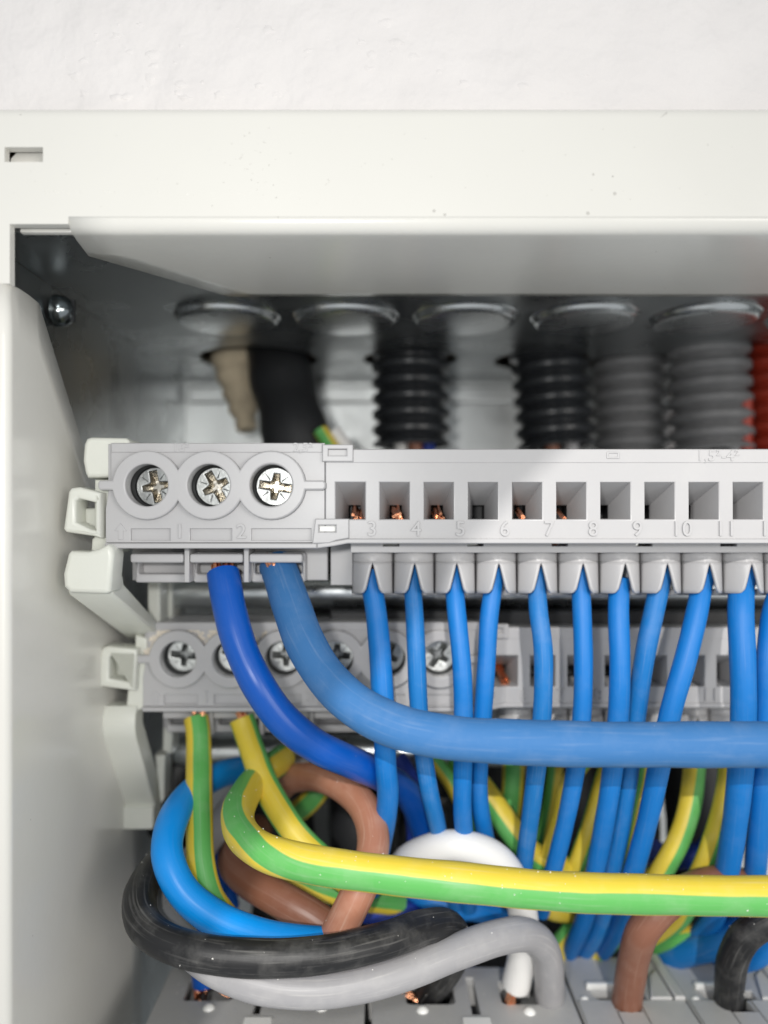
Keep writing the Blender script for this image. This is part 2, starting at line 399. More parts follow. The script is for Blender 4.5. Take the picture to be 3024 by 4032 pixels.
for k in range(9):
    th = math.radians(90 * k / 8); y = 88 + 1.3 - 1.3 * math.cos(th); z = 46.5 + 1.3 * math.sin(th)
    vs += [(-48.3, y, z), (238, y, z)]
vs += [(-48.3, 91.8, 47.8), (238, 91.8, 47.8)]
for k in range(9): fs.append((2 * k, 2 * k + 2, 2 * k + 3, 2 * k + 1))
in_box('frame_edge', mesh('frame_edge', vs, fs, 60), M['paint'])
# left flange
rows = []
for k in range(9):
    th = math.radians(90 * k / 8); rows.append((88 + 1.2 - 1.2 * math.cos(th), -42.5 - 1.2 + 1.2 * math.sin(th), 0))
for t in (1.5, 3, 5, 7, 8, 8.6, 9.4, 11, 15, 20, 26, 32, 38, 44, 49.5): rows.append((88 + t, -42.5, t))
def zt(t):
    if t < 8: return 27.4 + 0.25 * math.sin(t / 8 * math.pi)
    return 27.4 - (t - 8) * 1.14
vs = []; fs = []; nc = 14
for (y, x, t) in rows:
    for j in range(nc):
        vs.append((x, y, zt(t) + (-250 - zt(t)) * (j / (nc - 1)) ** 1.5))
for i in range(len(rows) - 1):
    for j in range(nc - 1): fs.append((i * nc + j, (i + 1) * nc + j, (i + 1) * nc + j + 1, i * nc + j + 1))
solid(in_box('side_flange', mesh('side_flange', vs, fs, 60), M['paint']), 0.9, 1)
def grains(name, spots, m, y0=87.99):
    vs, fs = [], []
    for (px, py, r) in spots:
        c = P(px, py, y0); b0 = len(vs); vs.append(c + Vector((0, -r * .45, 0)))
        for k in range(6):
            a = 2 * math.pi * k / 6; q = r * random.uniform(.6, 1.3); vs.append(c + Vector((q * math.cos(a), 0.02, q * math.sin(a))))
        for k in range(6): fs.append((b0, b0 + 1 + (k + 1) % 6, b0 + 1 + k))
    in_box(name, mesh(name, vs, fs, 60), m, kind='stuff')
g1 = [(random.gauss(140, 22), random.gauss(415, 2), random.uniform(.05, .13)) for _ in range(26)] + [(random.gauss(228, 6), random.gauss(414, 2), random.uniform(.07, .14)) for _ in range(8)] + \
     [(random.uniform(250, 660), random.gauss(417, 3), random.uniform(.05, .13)) for _ in range(26)] + [(random.gauss(500, 30), random.gauss(417, 4), random.uniform(.05, .12)) for _ in range(16)]
grains('paint_nibs', g1, M['paint'])
g2 = [(random.gauss(555, 45), random.gauss(368, 40), random.uniform(.03, .09)) for _ in range(34)] + [(random.uniform(20, 1640), random.uniform(245, 450), random.uniform(.03, .07)) for _ in range(46)] + \
     [(708 + 4 * math.sin(k), 388 + 2.2 * k, .05) for k in range(6)] + [(1428 + 2.5 * k, 253 - 2 * k, .06) for k in range(6)]
grains('dust_grains', g2, M['grit'])
# white tab seen through the slot
in_box('slot_tab', plate_me('slot_tab', [[(-43.3, 41.0), (-37.0, 41.0), (-37.0, 43.55), (-42.5, 43.55), (-43.3, 42.7)]], 90.2, 91.2, 0.1), M['paint'])
# galvanised tray
Z0 = 34.6
holes = [circle(-25.5, 163, 12.5, 36), circle(6.5, 163, 10, 36), circle(34.5, 164, 10, 36), circle(53.6, 167, 9, 36), circle(70.5, 156, 9.4, 36), circle(90, 166, 9, 36)]
TP = in_box('top_plate', plate_me('top_plate', [rect(-48, 235, 91.5, 190)] + holes, Z0, Z0 + 1.0, 0.05, 'top'), M['galv'])
in_box('side_plate', plate_me('side_plate', [rect(91.5, 190, -250, Z0)], -49, -48, 0.05, 'side'), M['galv'])
in_box('side_plate', plate_me('side_plate', [rect(91.5, 190, -250, Z0)], 235, 236, 0.05, 'side'), M['galv'])
in_box('back_plate', plate_me('back_plate', [rect(-48, 235, -250, Z0)], 190, 191, 0.05), M['galv_bright'])
in_box('bottom_plate', plate_me('bottom_plate', [rect(-48, 235, 91.5, 190)], -251, -250, 0.05, 'top'), M['galv'])
in_box('back_fold', plate_me('back_fold', [rect(-47, 234, 29.4, 33.6)], 188.4, 190, 0.6), M['galv_bright'])
in_box('notch_strip', plate_me('notch_strip', [rect(-42.2, -36.2, 34.15, 35.3)], 90.3, 91.3, 0.1), M['paint'])
ko = lathe_me('knockout', [(0.01, -1.3), (7.4, -1.3), (7.75, -1.25), (8.05, -1.12), (8.28, -0.9), (8.43, -0.64), (8.54, -0.36), (8.7, -0.1), (9.0, 0.02)], 56)
for k in range(-1, 11):
    if k < 0: continue
    o = link('knockout', ko, M['galv_press'], TP); o.location = Vector((-25.6 + 20.0 * k, 129, Z0)) * S
# domed screw in the side wall
prof = [(0.01, 3.0), (0.7, 2.95), (1.3, 2.7), (1.8, 2.2), (2.15, 1.5), (2.3, 0.8), (2.3, 0.2), (2.1, 0.0), (0.01, 0.0)]
sc = in_box('dome_screw', lathe_me('dome_screw', prof, 32, 'x'), M['bolt']); sc.location = Vector((-47.6, 112.5, 31.0)) * S - BX.location
s2 = link('slot', box_me('slot', 2.5, 3.06, -0.25, 0.25, -1.6, 1.6), M['dark'], sc)
# mounting rails
def rail(z, y):
    prof = [(y + 3 + 2.7 * math.sin(math.radians(a)) * -1, z + 2.7 * math.cos(math.radians(a))) for a in range(0, 181, 12)] + [(y + 4, z - 2.7), (y + 4, z + 2.7)]
    in_box('mounting_rail', plate_me('mounting_rail', [prof], -36, 200, 0.05, 'side'), M['rail'])
rail(-11.5, 126); rail(-40.6, 134)
in_box('gap_shade_bar', plate_me('gap_shade_bar', [rect(-8, 200, -17.5, -14.2)], 124, 136, 0.3), M['dark'])  # added dark bar standing in for the shade below the upper block

# ------------------------------------------------------------------ terminal blocks
PITCH = 8.08; PORT = 5.80
def boss_outline(n, r=4.5):
    pts = []
    h = PITCH / 2; a0 = math.degrees(math.acos(h / r))
    pts += [(-6.1, -0.62), (-6.3, -0.3), (-6.3, 0.3), (-6.1, 0.62)][::-1]
    out = []
    aL = 180 - math.degrees(math.asin(0.62 / r))
    # upper side, left to right
    for i in range(n):
        s = aL if i == 0 else 180 - a0
        e = math.degrees(math.asin(0.62 / r)) if i == n - 1 else a0
        for k in range(15):
            a = math.radians(s + (e - s) * k / 14)
            out.append((i * PITCH + r * math.cos(a), r * math.sin(a)))
    xr = (n - 1) * PITCH
    out += [(xr + 6.8, 0.62), (xr + 7.1, 0.3), (xr + 7.1, -0.3), (xr + 6.8, -0.62)]
    for i in reversed(range(n)):
        s = -math.degrees(math.asin(0.62 / r)) if i == n - 1 else -a0
        e = -aL if i == 0 else -(180 - a0)
        for k in range(15):
            a = math.radians(s + (e - s) * k / 14)
            out.append((i * PITCH + r * math.cos(a), r * math.sin(a)))
    out += [(-6.1, -0.62), (-6.3, -0.3), (-6.3, 0.3), (-6.1, 0.62)]
    return out
def cross(r_long, r_short, w):
    """recess of a combined cross and slot screw"""
    w2 = w / 2; c = w * 0.72
    pts = []
    for k, L in enumerate((r_long, r_short, r_long, r_short)):
        a = math.radians(90 * k); u = Vector((math.cos(a), math.sin(a))); v = Vector((-u.y, u.x))
        for q in (u * c - v * w2, u * L - v * w2 * (0.72 if L == r_short else 1), u * L + v * w2 * (0.72 if L == r_short else 1), u * c + v * w2): pts.append((q.x, q.y))
    return pts
head_me = plate_me('screw_head', [circle(0, 0, 2.62, 40), cross(2.15, 1.75, 1.0)], 0, 1.3, 0.14)
well_vs = []; well_fs = []
cr = cross(2.17, 1.78, 1.02)
for (x, y) in cr: well_vs.append((x, 0.25, y))
for (x, y) in cr: well_vs.append((x * 0.42, 1.5, y * 0.42))
n_ = len(cr)
for k in range(n_): well_fs.append((k, n_ + k, n_ + (k + 1) % n_, (k + 1) % n_))
well_fs.append(tuple(range(n_, 2 * n_)))
well_me = mesh('recess', well_vs, well_fs, 20)
tick_vs = []; tick_fs = []
for k in range(4):
    a = math.radians(45 + 90 * k); u = Vector((math.cos(a), math.sin(a))); v = Vector((-u.y, u.x))
    b0 = len(tick_vs)
    for q, h in ((u * 1.15 - v * .13, 0.03), (u * 1.15 + v * .13, 0.03), (u * 2.25 + v * .05, 0.03), (u * 2.25 - v * .05, 0.03), (u * 1.15, -0.09), (u * 2.25, -0.04)):
        tick_vs.append((q.x, h, q.y))
    tick_fs += [(b0, b0 + 4, b0 + 5, b0 + 3), (b0 + 1, b0 + 2, b0 + 5, b0 + 4), (b0, b0 + 1, b0 + 4), (b0 + 3, b0 + 5, b0 + 2)]
tick_me = mesh('wedge_mark', tick_vs, tick_fs, 10)
slot_vs = [(-2.45, -.02, -.36), (2.45, -.02, -.36), (2.45, -.02, .36), (-2.45, -.02, .36)]

wellring_me = lathe_me('well_shade_liner', [(2.72, 0.9), (2.66, 1.0), (2.66, 8.0)], 40, 'y')  # added liner, drawn dark to give the shade inside the screw holes
# tapering funnel behind a release opening
def funnel_me():
    x0, x1, z0, z1 = -1.95, 1.95, -4.43, 0.43
    i0, i1, j0, j1 = -0.55, 1.15, -4.3, -2.4
    Y = 7.2
    vs = [(x0, 0.35, z0), (x1, 0.35, z0), (x1, 0.35, z1), (x0, 0.35, z1), (i0, Y, j0), (i1, Y, j0), (i1, Y, j1), (i0, Y, j1)]
    fs = [(0, 4, 5, 1), (1, 5, 6, 2), (2, 6, 7, 3), (3, 7, 4, 0)]
    return mesh('release_opening', vs, fs, 10)
fun_me = funnel_me()
pit_me = mesh('pit', [(-.55, 7.2, -4.3), (1.15, 7.2, -4.3), (1.15, 7.2, -2.4), (-.55, 7.2, -2.4), (-.55, 10, -4.3), (1.15, 10, -4.3), (1.15, 10, -2.4), (-.55, 10, -2.4)],
              [(0, 4, 5, 1), (1, 5, 6, 2), (2, 6, 7, 3), (3, 7, 4, 0), (4, 7, 6, 5)], 10)
# hooded entry with a V notch
def hood_me():
    W = PORT / 2 * 1.0
    vs, fs = [], []
    def surf(u, z, d):
        flare = 0.9 + 0.10 * max(0, min(1, (-z - 8.6) / 5.5))
        y = 8.2 - (3.7 + 0.5 * max(0, min(1, (-z - 10.4) / 4.3))) * math.cos(u * math.pi / 2 * 0.94) ** 0.75 * flare
        return (u * W, y + d, z)
    # shoulder band
    nu = 16; zs = [-8.6, -8.75, -9.0, -9.6, -10.15, -10.35]
    ins = [1.4, 0.9, 0.62, 0.5, 0.45, 0.2]
    for z, d in zip(zs, ins):
        for k in range(nu + 1):
            u = -1 + 2 * k / nu; x, y, zz = surf(u, z, d * (1 - u * u)); vs.append((x, y, zz))
    for i in range(len(zs) - 1):
        for k in range(nu): a = i * (nu + 1) + k; fs.append((a, a + nu + 1, a + nu + 2, a + 1))
    # skirt, two lobes either side of the notch
    for sgn in (-1, 1):
        b0 = len(vs); nv = 9; nk = 8
        for i in range(nv + 1):
            v = i / nv
            for k in range(nk + 1):
                t = k / nk
                zb = -14.55 - 0.25 * t + (0.55 * max(0, 1 - t * 5) ** 2)
                z = -10.3 + (zb + 10.3) * v
                nz = max(0.0, (-z - 10.55) / 4.0)
                un = min(0.46, 0.04 * (nz > 0) + 0.42 * nz)
                u = sgn * (un + (1 - un) * t)
                vs.append(surf(u, z, 0.0))
        for i in range(nv):
            for k in range(nk):
                a = b0 + i * (nk + 1) + k
                f = (a, a + nk + 1, a + nk + 2, a + 1); fs.append(f if sgn > 0 else f[::-1])
    return mesh('wire_entry', vs, fs, 42)
hd_me = hood_me()

def terminal_block(origin, n, ports, first_no, label, body_m, screw_rots, warm, name):
    T = thing(name, origin, label, 'terminal block')
    hm, wm, tm = head_me.copy(), well_me.copy(), tick_me.copy()
    sm = M['screw'] if warm else M['screw_bright']
    xe = (n - 1) * PITCH
    xj = xe + 6.9                                  # joint between screw half and plug half
    hol = [circle(i * PITCH, 0, 2.78, 40) for i in range(n)]
    tabs = [-3.7] + [4.07 + PITCH * i for i in range(n - 1)]
    pockets = []
    for i, t in enumerate(tabs):
        a = t + 1.28; b = (tabs[i + 1] - 1.28) if i + 1 < len(tabs) else xe + 5.1
        pockets.append(rect(a, b, -7.2, -5.65))
    plate('front_skin', [[(-5.0, 5.6), (-5.0, 1.2), (-5.7, -3), (-5.7, -7.5), (xj, -7.5), (xj, 5.6)]] + hol + pockets, 0, 0.6, body_m, T, 0.09)
    plate('screw_housing', [rect(-5.55, xj - 0.1, -7.4, 5.5)] + hol, 0.5, 11.5, body_m, T, 0.1)
    plate('top_step', [rect(-4.9, xj - 0.3, 4.35, 5.52)], -0.16, 0.3, body_m, T, 0.08)
    plate('boss_ring', [boss_outline(n)] + [circle(i * PITCH, 0, 2.75, 40) for i in range(n)], -1.15, 0.25, body_m, T, 0.22)
    # embossed arrow and numbers
    for i, t in enumerate(tabs):
        if i == 0:
            plate('arrow', [[(t - .32, -7.1), (t + .32, -7.1), (t + .32, -5.95), (t + .78, -5.95), (t, -4.95), (t - .78, -5.95), (t - .32, -5.95)]], -0.12, 0.1, body_m, T, 0.05)
        else:
            link('number', text_me('number', str(i), 2.7, 0.22), body_m, T, (t, -0.10, -6.1))
    plate('lower_lip', [rect(-5.7, xj - 1.0, -8.25, -7.55)], -0.45, 6.0, body_m, T, 0.18)
    # clamp cages under the screws
    for i in range(n):
        x = i * PITCH
        plate('clamp_cage', [rrect(x - 3.75, x + 3.75, -13.2, -9.0, 0.4), rrect(x - 3.3, x + 3.3, -12.0, -10.5, .3)], 6.0, 9, body_m, T, 0.25)
        plate('cage_bar', [rrect(x - 3.6, x + 3.6, -10.3, -9.1, .3)], 3.4, 6.4, body_m, T, 0.22)
        if i: plate('cage_rib', [rect(x - PITCH / 2 - .35, x - PITCH / 2 + .35, -13.0, -8.1)], 3.6, 9, body_m, T, 0.15)
    plate('clamp_shield', [rect(-5.0, xj - .2, -13.1, -8.2)], 8.6, 10.5, body_m, T, 0.2)
    for i in range(n):
        link('well_shade_liner', wellring_me, M['dark'], T, (i * PITCH, 0, 0))
        sw = link('screw', hm, sm, T, (i * PITCH + 0.04, 2.7, 0), (0, math.radians(screw_rots[i]), 0))
        r = link('recess', wm, M['screw_warm'] if warm else M['screw'], sw)
        link('wedge_mark', tm, M['screw_bright'], sw); tag(sw.children[-1], kind='stuff')
    # plug half
    x0 = xj; x1 = xe + 10.27 - 2.9 + PORT * ports + 0.4
    pc = [xe + 10.27 + PORT * k for k in range(ports)]
    plate('plug_housing', [rect(x0 + 0.05, x1, -7.15, 4.8)] + [rect(p - 1.95, p + 1.95, -4.43, 0.43) for p in pc], 0.0, 1.2, body_m, T, 0.16)
    plate('plug_back', [rect(x0 + 0.1, x1 - .1, -7.1, 4.7)] + [rect(p - 1.98, p + 1.98, -4.46, 0.46) for p in pc], 1.1, 6.3, body_m, T, 0.05)
    plate('plug_rear', [rect(x0 + 0.1, x1 - .1, -7.0, 4.6)], 10.1, 12, body_m, T, 0.05)
    plate('top_step', [rect(x0 + 0.2, x1 - .1, 3.0, 4.72)], -0.10, 0.3, body_m, T, 0.07)
    for p in pc:
        link('release_opening', fun_me, body_m, T, (p, 0, 0))
        link('opening_pit', pit_me, M['dark'], T, (p, 0, 0))
    for k, p in enumerate(pc):
        link('number', text_me('number', str(first_no + k), 2.75, 0.26), body_m, T, (p + 2.85, -0.10, -5.75))
    # latches joining the halves
    plate('latch', [rect(xj - .3, xj + 3.75, 3.1, 5.35), rect(xj + .5, xj + 2.9, 3.9, 4.75)], -0.55, 0.6, body_m, T, 0.14)
    plate('latch', [[(xj - 1.6, -7.6), (xj + .6, -7.55), (xj + 1.5, -7.2), (xj + 3.2, -6.9), (xj + 3.2, -4.35), (xj - 1.2, -4.35)], rect(xj - .75, xj + 1.5, -6.1, -5.2)], -0.55, 0.6, body_m, T, 0.14)
    plate('latch_nib', [rect(xj - .7, xj + 1.45, -6.05, -5.3)], -0.1, 0.6, M['white_plastic'], T, 0.1)
    plate('lower_lip', [[(xj - 1.0, -8.25), (xj - 1.0, -7.55), (xj + 1.2, -7.25), (xj + 3.0, -6.95), (x1, -6.95), (x1, -7.6), (xj + 3.0, -7.6), (xj + 1.2, -7.95)]], -0.42, 5.0, body_m, T, 0.17)
    slits = [rect(p + 4.2, p + 6.4, -8.15, -7.8) for p in pc[:-1:2]]
    plate('rear_web', [rect(x0 + 0.2, x1, -13.8, -7.5)] + slits, 9.0, 10.5, body_m, T, 0.08)
    plate('entry_shelf', [rect(x0 + 3.2, x1, -9.0, -7.3)] + [rect(p + 4.3, p + 6.5, -8.1, -7.75) for p in pc[:-1:2]], 4.7, 6.6, body_m, T, 0.12)
    plate('entry_skirt', [rect(x0 + 3.2, x1, -15.3, -14.4)], 9.2, 10.2, body_m, T, 0.2)
    for k, p in enumerate(pc):
        h = link('wire_entry', hd_me, body_m, T, (p + 2.85, 0, 0)); solid(h, 0.45, -1)
    return T, pc
UP, UPC = terminal_block((-30.26, 101, 4.92), 3, 11, 3, 'upper grey terminal block with three large screws in a raised ring and numbered plug entries', M['plastic'], [80, 62, 8], True, 'terminal_block')
LO, LOC = terminal_block((-31.1, 119.6, -21.0), 6, 8, 6, 'lower grey terminal block with six bright screws, standing further back under the blue wires', M['plastic'], [5, 20, 0, 4, -62, -58], False, 'terminal_block')
# faint embossed size marks on the top edges
link('size_mark', text_me('size_mark', '1,5\u00b2-4\u00b2', 2.0, 0.12), M['plastic'], UP, (74.6, -0.12, 3.85))
link('size_mark', text_me('size_mark', '16\u00b2', 1.6, 0.1), M['plastic'], UP, (4.2, -0.2, 4.95))
link('size_mark', text_me('size_mark', '2,5\u00b2', 1.6, 0.1), M['plastic'], UP, (20.2, -0.2, 4.95))
plate('coding_slot', [rrect(0, 1.75, 0, 0.95, .15), rrect(.3, 1.45, .25, .7, .1)], -0.22, 0.2, M['plastic'], UP, 0.1, loc=(60.0, 0, 3.5))
# crusted plaster over the lower block's first screws
vs, fs = [], []
def blob(cx, cy, cz, r, fl=0.5):
    b0 = len(vs); ph = [random.uniform(.6, 1.25) for _ in range(12)]
    for a, h in ((0, 0),):
        vs.append((cx, cy - r * fl, cz))
    for k in range(7):
        t = 2 * math.pi * k / 7; vs.append((cx + r * .7 * ph[k] * math.cos(t), cy - r * fl * .7, cz + r * .7 * ph[k] * math.sin(t)))
    for k in range(7):
        t = 2 * math.pi * k / 7; vs.append((cx + r * 1.1 * ph[k] * math.cos(t), cy + 0.05, cz + r * 1.1 * ph[k] * math.sin(t)))
    for k in range(7):
        k2 = (k + 1) % 7; fs.append((b0, b0 + 1 + k2, b0 + 1 + k)); fs.append((b0 + 1 + k, b0 + 1 + k2, b0 + 8 + k2, b0 + 8 + k))
for _ in range(260):
    a = random.uniform(.15, 1) * math.pi; i = random.choice((0, 0, 0, 1, 1, 2))
    rr = 4.55 + abs(random.gauss(0, .45))
    x = i * PITCH + rr * math.cos(a); z = rr * math.sin(a)
    if abs(x - i * PITCH) > 4.05 and i: continue
    blob(x, 0.0, min(z, 5.3), random.uniform(.08, .42), .3)
o = link('plaster_crust', mesh('plaster_crust', vs, fs, 60), mat('plaster_dust', (0.74, 0.67, 0.57), 0.9, bump=.4), LO); o['kind'] = 'stuff'

# ------------------------------------------------------------------ pale clip-on holders at the left end of both blocks
def holder(D, k, base, label, blocks):
    H = thing('end_holder', base, label, 'holder', 'pale plastic holders carrying the terminal blocks')
    for (name, loops, a, b, bev) in blocks:
        under(H, link(name, plate_me(name, [pxloop(l, D + a) for l in loops], D + a, D + b, bev), M['pale']))
    return H
UH = holder(99, 1, (-38, 108, 0), 'upper pale plastic holder with hooked tabs gripping the left end of the screw block', [
    ('cap', [[(181, 960), (186, 948), (196, 944), (272, 946), (279, 952), (279, 1030), (188, 1032), (183, 1020), (178, 995)]], 2.6, 11, 0.5),
    ('hook', [[(147, 1062), (153, 1054), (172, 1052), (216, 1064), (216, 1162), (200, 1158), (142, 1150), (136, 1143)], [(163, 1082), (170, 1077), (208, 1086), (208, 1146), (196, 1144), (163, 1128)]], 1.0, 5.5, 0.45),
    ('post', [[(204, 1036), (248, 1036), (252, 1180), (232, 1196), (196, 1196), (198, 1165), (203, 1160)]], 3.4, 12, 0.3),
    ('jaw', [[(146, 1196), (152, 1190), (190, 1192), (212, 1186), (232, 1176), (242, 1184), (245, 1200), (238, 1278), (230, 1283), (150, 1281), (137, 1268), (135, 1240)]], -0.5, 4, 0.6),
    ('rear_post', [[(318, 1200), (346, 1200), (346, 1372), (318, 1372)]], 22, 27, 0.4),
    ('rear_post', [[(352, 1225), (372, 1225), (372, 1340), (352, 1340)]], 27, 33, 0.4)])
LH = holder(117.6, 1, (-40, 125, -26), 'lower pale plastic holder with a long slanted leg, beside the lower terminal block', [
    ('hook', [[(217, 1408), (222, 1399), (234, 1396), (296, 1403), (291, 1493), (214, 1483), (210, 1476)], [(236, 1421), (241, 1416), (286, 1418), (284, 1475), (235, 1466)]], 0.0, 4.5, 0.4),
    ('post', [[(292, 1372), (318, 1380), (316, 1530), (300, 1535), (272, 1530), (276, 1490), (290, 1484)]], 2.2, 9, 0.3),
    ('rear_post', [[(352, 1558), (374, 1566), (370, 1630), (350, 1622)]], 12, 17, 0.35),
    ('rear_post', [[(334, 1632), (356, 1632), (354, 1728), (346, 1738)]], 12, 17, 0.35)])
under(UH, link('hook_pad', plate_me('hook_pad', [pxloop([(180, 1098), (214, 1096), (214, 1144), (182, 1134)], 103.5)], 103.5, 106, 0.5), M['pale']))
under(LH, link('hook_pad', plate_me('hook_pad', [pxloop([(250, 1424), (290, 1422), (288, 1472), (250, 1466)], 121)], 121, 123, 0.5), M['pale']))
def leg(H, x0, x1, prof):
    under(H, link('leg', plate_me('leg', [prof], x0, x1, 0.35, 'side'), M['pale']))
leg(UH, -40.5, -34.7, [(99.6, -7.0), (99.4, -8.2), (100.3, -9.4), (124.5, -18.9), (126, -18.0), (104.5, -8.2), (104, -7.0)])
leg(LH, -43.9, -37.6, [(119.4, -28.4), (118.4, -29.6), (118.2, -31.5), (118.8, -33.3), (128.6, -47.0), (127.8, -47.4), (127.8, -50.8), (133, -50.8), (133, -46.0), (122.5, -31.5), (122.5, -28.4)])

# ------------------------------------------------------------------ circuit breakers
ZB = -75.0
def breaker_thing(name, x0, x1, yb, label, cat, holes, slots, group=None):
    B = thing(name, ((x0 + x1) / 2, 118, ZB - 45), label, cat, group)
    def add(nm, me, m): return under(B, link(nm, me, m))
    add('top_face', plate_me('top_face', [rect(x0 + .12, x1 - .12, 96, yb)] + holes + slots, ZB - 1.6, ZB, 0.18, 'top'), M['breaker'])
    add('housing', plate_me('housing', [rect(x0 + .2, x1 - .2, 96.2, yb - .1)], ZB - 45, ZB - 9, 0.2, 'top'), M['breaker'])
    add('front_wall', plate_me('front_wall', [rect(x0 + .2, x1 - .2, ZB - 9, ZB - 1.5)], 96.2, 97.4, 0.1), M['breaker'])
    add('rear_wall', plate_me('rear_wall', [rect(x0 + .2, x1 - .2, ZB - 9, ZB - 1.5)], yb - 1.4, yb - .1, 0.1), M['breaker'])
    add('side_wall', plate_me('side_wall', [rect(96.3, yb - .2, ZB - 9, ZB - 1.5)], x0 + .2, x0 + 1.2, 0.1, 'side'), M['breaker'])
    add('side_wall', plate_me('side_wall', [rect(96.3, yb - .2, ZB - 9, ZB - 1.5)], x1 - 1.2, x1 - .2, 0.1, 'side'), M['breaker'])
    return B, add
rcd_h = [rrect(-31.0, -23.2, 120.9, 126.6, .8), rrect(-13.2, -6.6, 120.9, 126.6, .8), rrect(4.2, 11.8, 120.0, 126.0, .8), rrect(19.2, 26.2, 120.0, 126.0, .8)]
rcd_s = [rect(-19.4, -18.4, 117.6, 122.4), rect(-2.3, -1.2, 112.5, 124), rect(14.2, 15.4, 117.5, 127)]
RCD, add = breaker_thing('protective_switch', -35.2, 30.5, 130, 'wide grey protective switch at the bottom left, black, grey and white wires entering its top', 'breaker', rcd_h, rcd_s)
dome = [(0.01, .62), (.35, .58), (.65, .42), (.85, .2), (.95, 0), (.95, -.2)]
dm = lathe_me('bump', dome, 20)
for x, y in ((-26.4, 119.0), (-9, 119), (6.6, 118.4), (23.0, 118.0)):
    o = add('bump', dm, M['white_plastic']); o.location = Vector((x, y, ZB)) * S - RCD.location
for x in (-18.3, 14.6):
    add('marker', plate_me('marker', [rect(x - 2.1, x + 2.1, 112.6, 116.2)], ZB - .2, ZB + .45, 0.1, 'top'), M['white_plastic'])
for x in (-1.7, ): add('module_seam', plate_me('module_seam', [rect(x - .12, x + .12, 97, 112.4)], ZB - .3, ZB + .02, 0.0, 'top'), M['dark'])
for k in range(3):
    x0 = 30.7 + 17.5 * k
    pos = ('first small grey circuit breaker right of the wide switch, brown wire entering its top', 'second small grey circuit breaker from the wide switch, black wire entering its top', 'small grey circuit breaker at the far right, mostly outside the picture')[k]
    if k == 2: continue
    Bk, add = breaker_thing('circuit_breaker', x0, x0 + 17.4, 133, pos, 'breaker', [[(x0 + 3.2, 123.4), (x0 + 3.2, 121.9), (x0 + 4.2, 120.9), (x0 + 6.0, 120.9), (x0 + 6.6, 118.0), (x0 + 9.6, 118.0), (x0 + 9.4, 120.9), (x0 + 11.4, 121.2), (x0 + 11.4, 123.4)]], [], 'small grey circuit breakers')
    add('port_lip', plate_me('port_lip', [rect(x0 + 2.6, x0 + 8.4, 123.6, 124.5)], ZB - .1, ZB + .9, 0.25, 'top'), M['white_plastic'])
    add('ridge', plate_me('ridge', [rect(x0 + 15.6, x0 + 17.2, 120.5, 132.6)], ZB - .1, ZB + .9, 0.3, 'top'), M['breaker'])
    add('ridge', plate_me('ridge', [[(x0 + 11.8, 120.6), (x0 + 15.2, 120.6), (x0 + 15.4, 128.5), (x0 + 13.5, 126.5)]], ZB - .1, ZB + .7, 0.3, 'top'), M['breaker'])
    o = add('bump', dm, M['white_plastic']); o.location = Vector((x0 + 1.6, 121.2, ZB)) * S - Bk.location; o.scale = (.7, .7, .7)
    add('front_step', plate_me('front_step', [rect(x0 + .3, x0 + 5.6, 97, 120.5)], ZB - .1, ZB + .35, 0.15, 'top'), M['breaker'])
    add('front_step', plate_me('front_step', [rect(x0 + 9.9, x0 + 17.1, 97, 120.5)], ZB - .1, ZB + .35, 0.15, 'top'), M['breaker'])
    add('front_step', plate_me('front_step', [rect(x0 + 5.7, x0 + 9.8, 97, 117.6)], ZB - .1, ZB + .35, 0.15, 'top'), M['breaker'])

# ------------------------------------------------------------------ wires
def wire(name, pts, r, m, label, group=None, cat='wire', copper=None, crumbs=0, world=False, ref=Vector((0, -1, 0)), n=20, twist=None):
    path = spline(pts if world else [P(*p) for p in pts])
    tw = None
    if twist:
        def along(i):
            q = Vector(pts[i]) if world else P(*pts[i]); d = 0; best = (1e9, 0)
            for a, b in zip(path, path[1:]):
                best = min(best, ((a - q).length, d)); d += (b - a).length
            return best[1]
        d0, d1 = along(twist[1]), along(twist[2])
        def tw(d):
            t = max(0, min(1, (d - d0) / (d1 - d0))); return twist[0] * (1 - t * t * (3 - 2 * t))
    W = thing(name, path[0], label, cat, group)
    ph = random.uniform(0, 6); r0 = r
    def r(d, t): return r0 * (1 + .013 * math.sin(d * .33 + ph) + .008 * math.sin(d * .85 + 2 * ph))
    under(W, link('insulation', tube_me('insulation', path, r, n, ref=ref, twist=tw), m))
    if copper:
        for (a, b, sp, rr, k) in copper:
            o = under(W, link('copper_strands', bundle_me('copper_strands', strands(a, b, sp, rr, k), rr), M['copper'])); o['kind'] = 'stuff'
    if crumbs:
        global vs, fs
        vs, fs = [], []
        for _ in range(crumbs):
            i = random.randrange(2, len(path) - 2); t = (path[i + 1] - path[i - 1]).normalized()
            up = Vector((0, -.35, 1)); up = (up - t * up.dot(t)).normalized(); sd = t.cross(up)
            a = random.gauss(0, .75); q = path[i] + (up * math.cos(a) + sd * math.sin(a)) * r0
            s = random.uniform(.04, .13); b0 = len(vs)
            for d in ((1, 0, 0), (-1, 0, 0), (0, 1, 0), (0, -1, 0), (0, 0, 1), (0, 0, -1)):
                vs.append(q + Vector(d) * s * random.uniform(.6, 1.2))
            for f in ((0, 2, 4), (2, 1, 4), (1, 3, 4), (3, 0, 4), (2, 0, 5), (1, 2, 5), (3, 1, 5), (0, 3, 5)): fs.append(tuple(b0 + j for j in f))
        o = under(W, link('plaster_crumbs', mesh('plaster_crumbs', vs, fs, 20), M['crumb'])); o['kind'] = 'stuff'
    return W

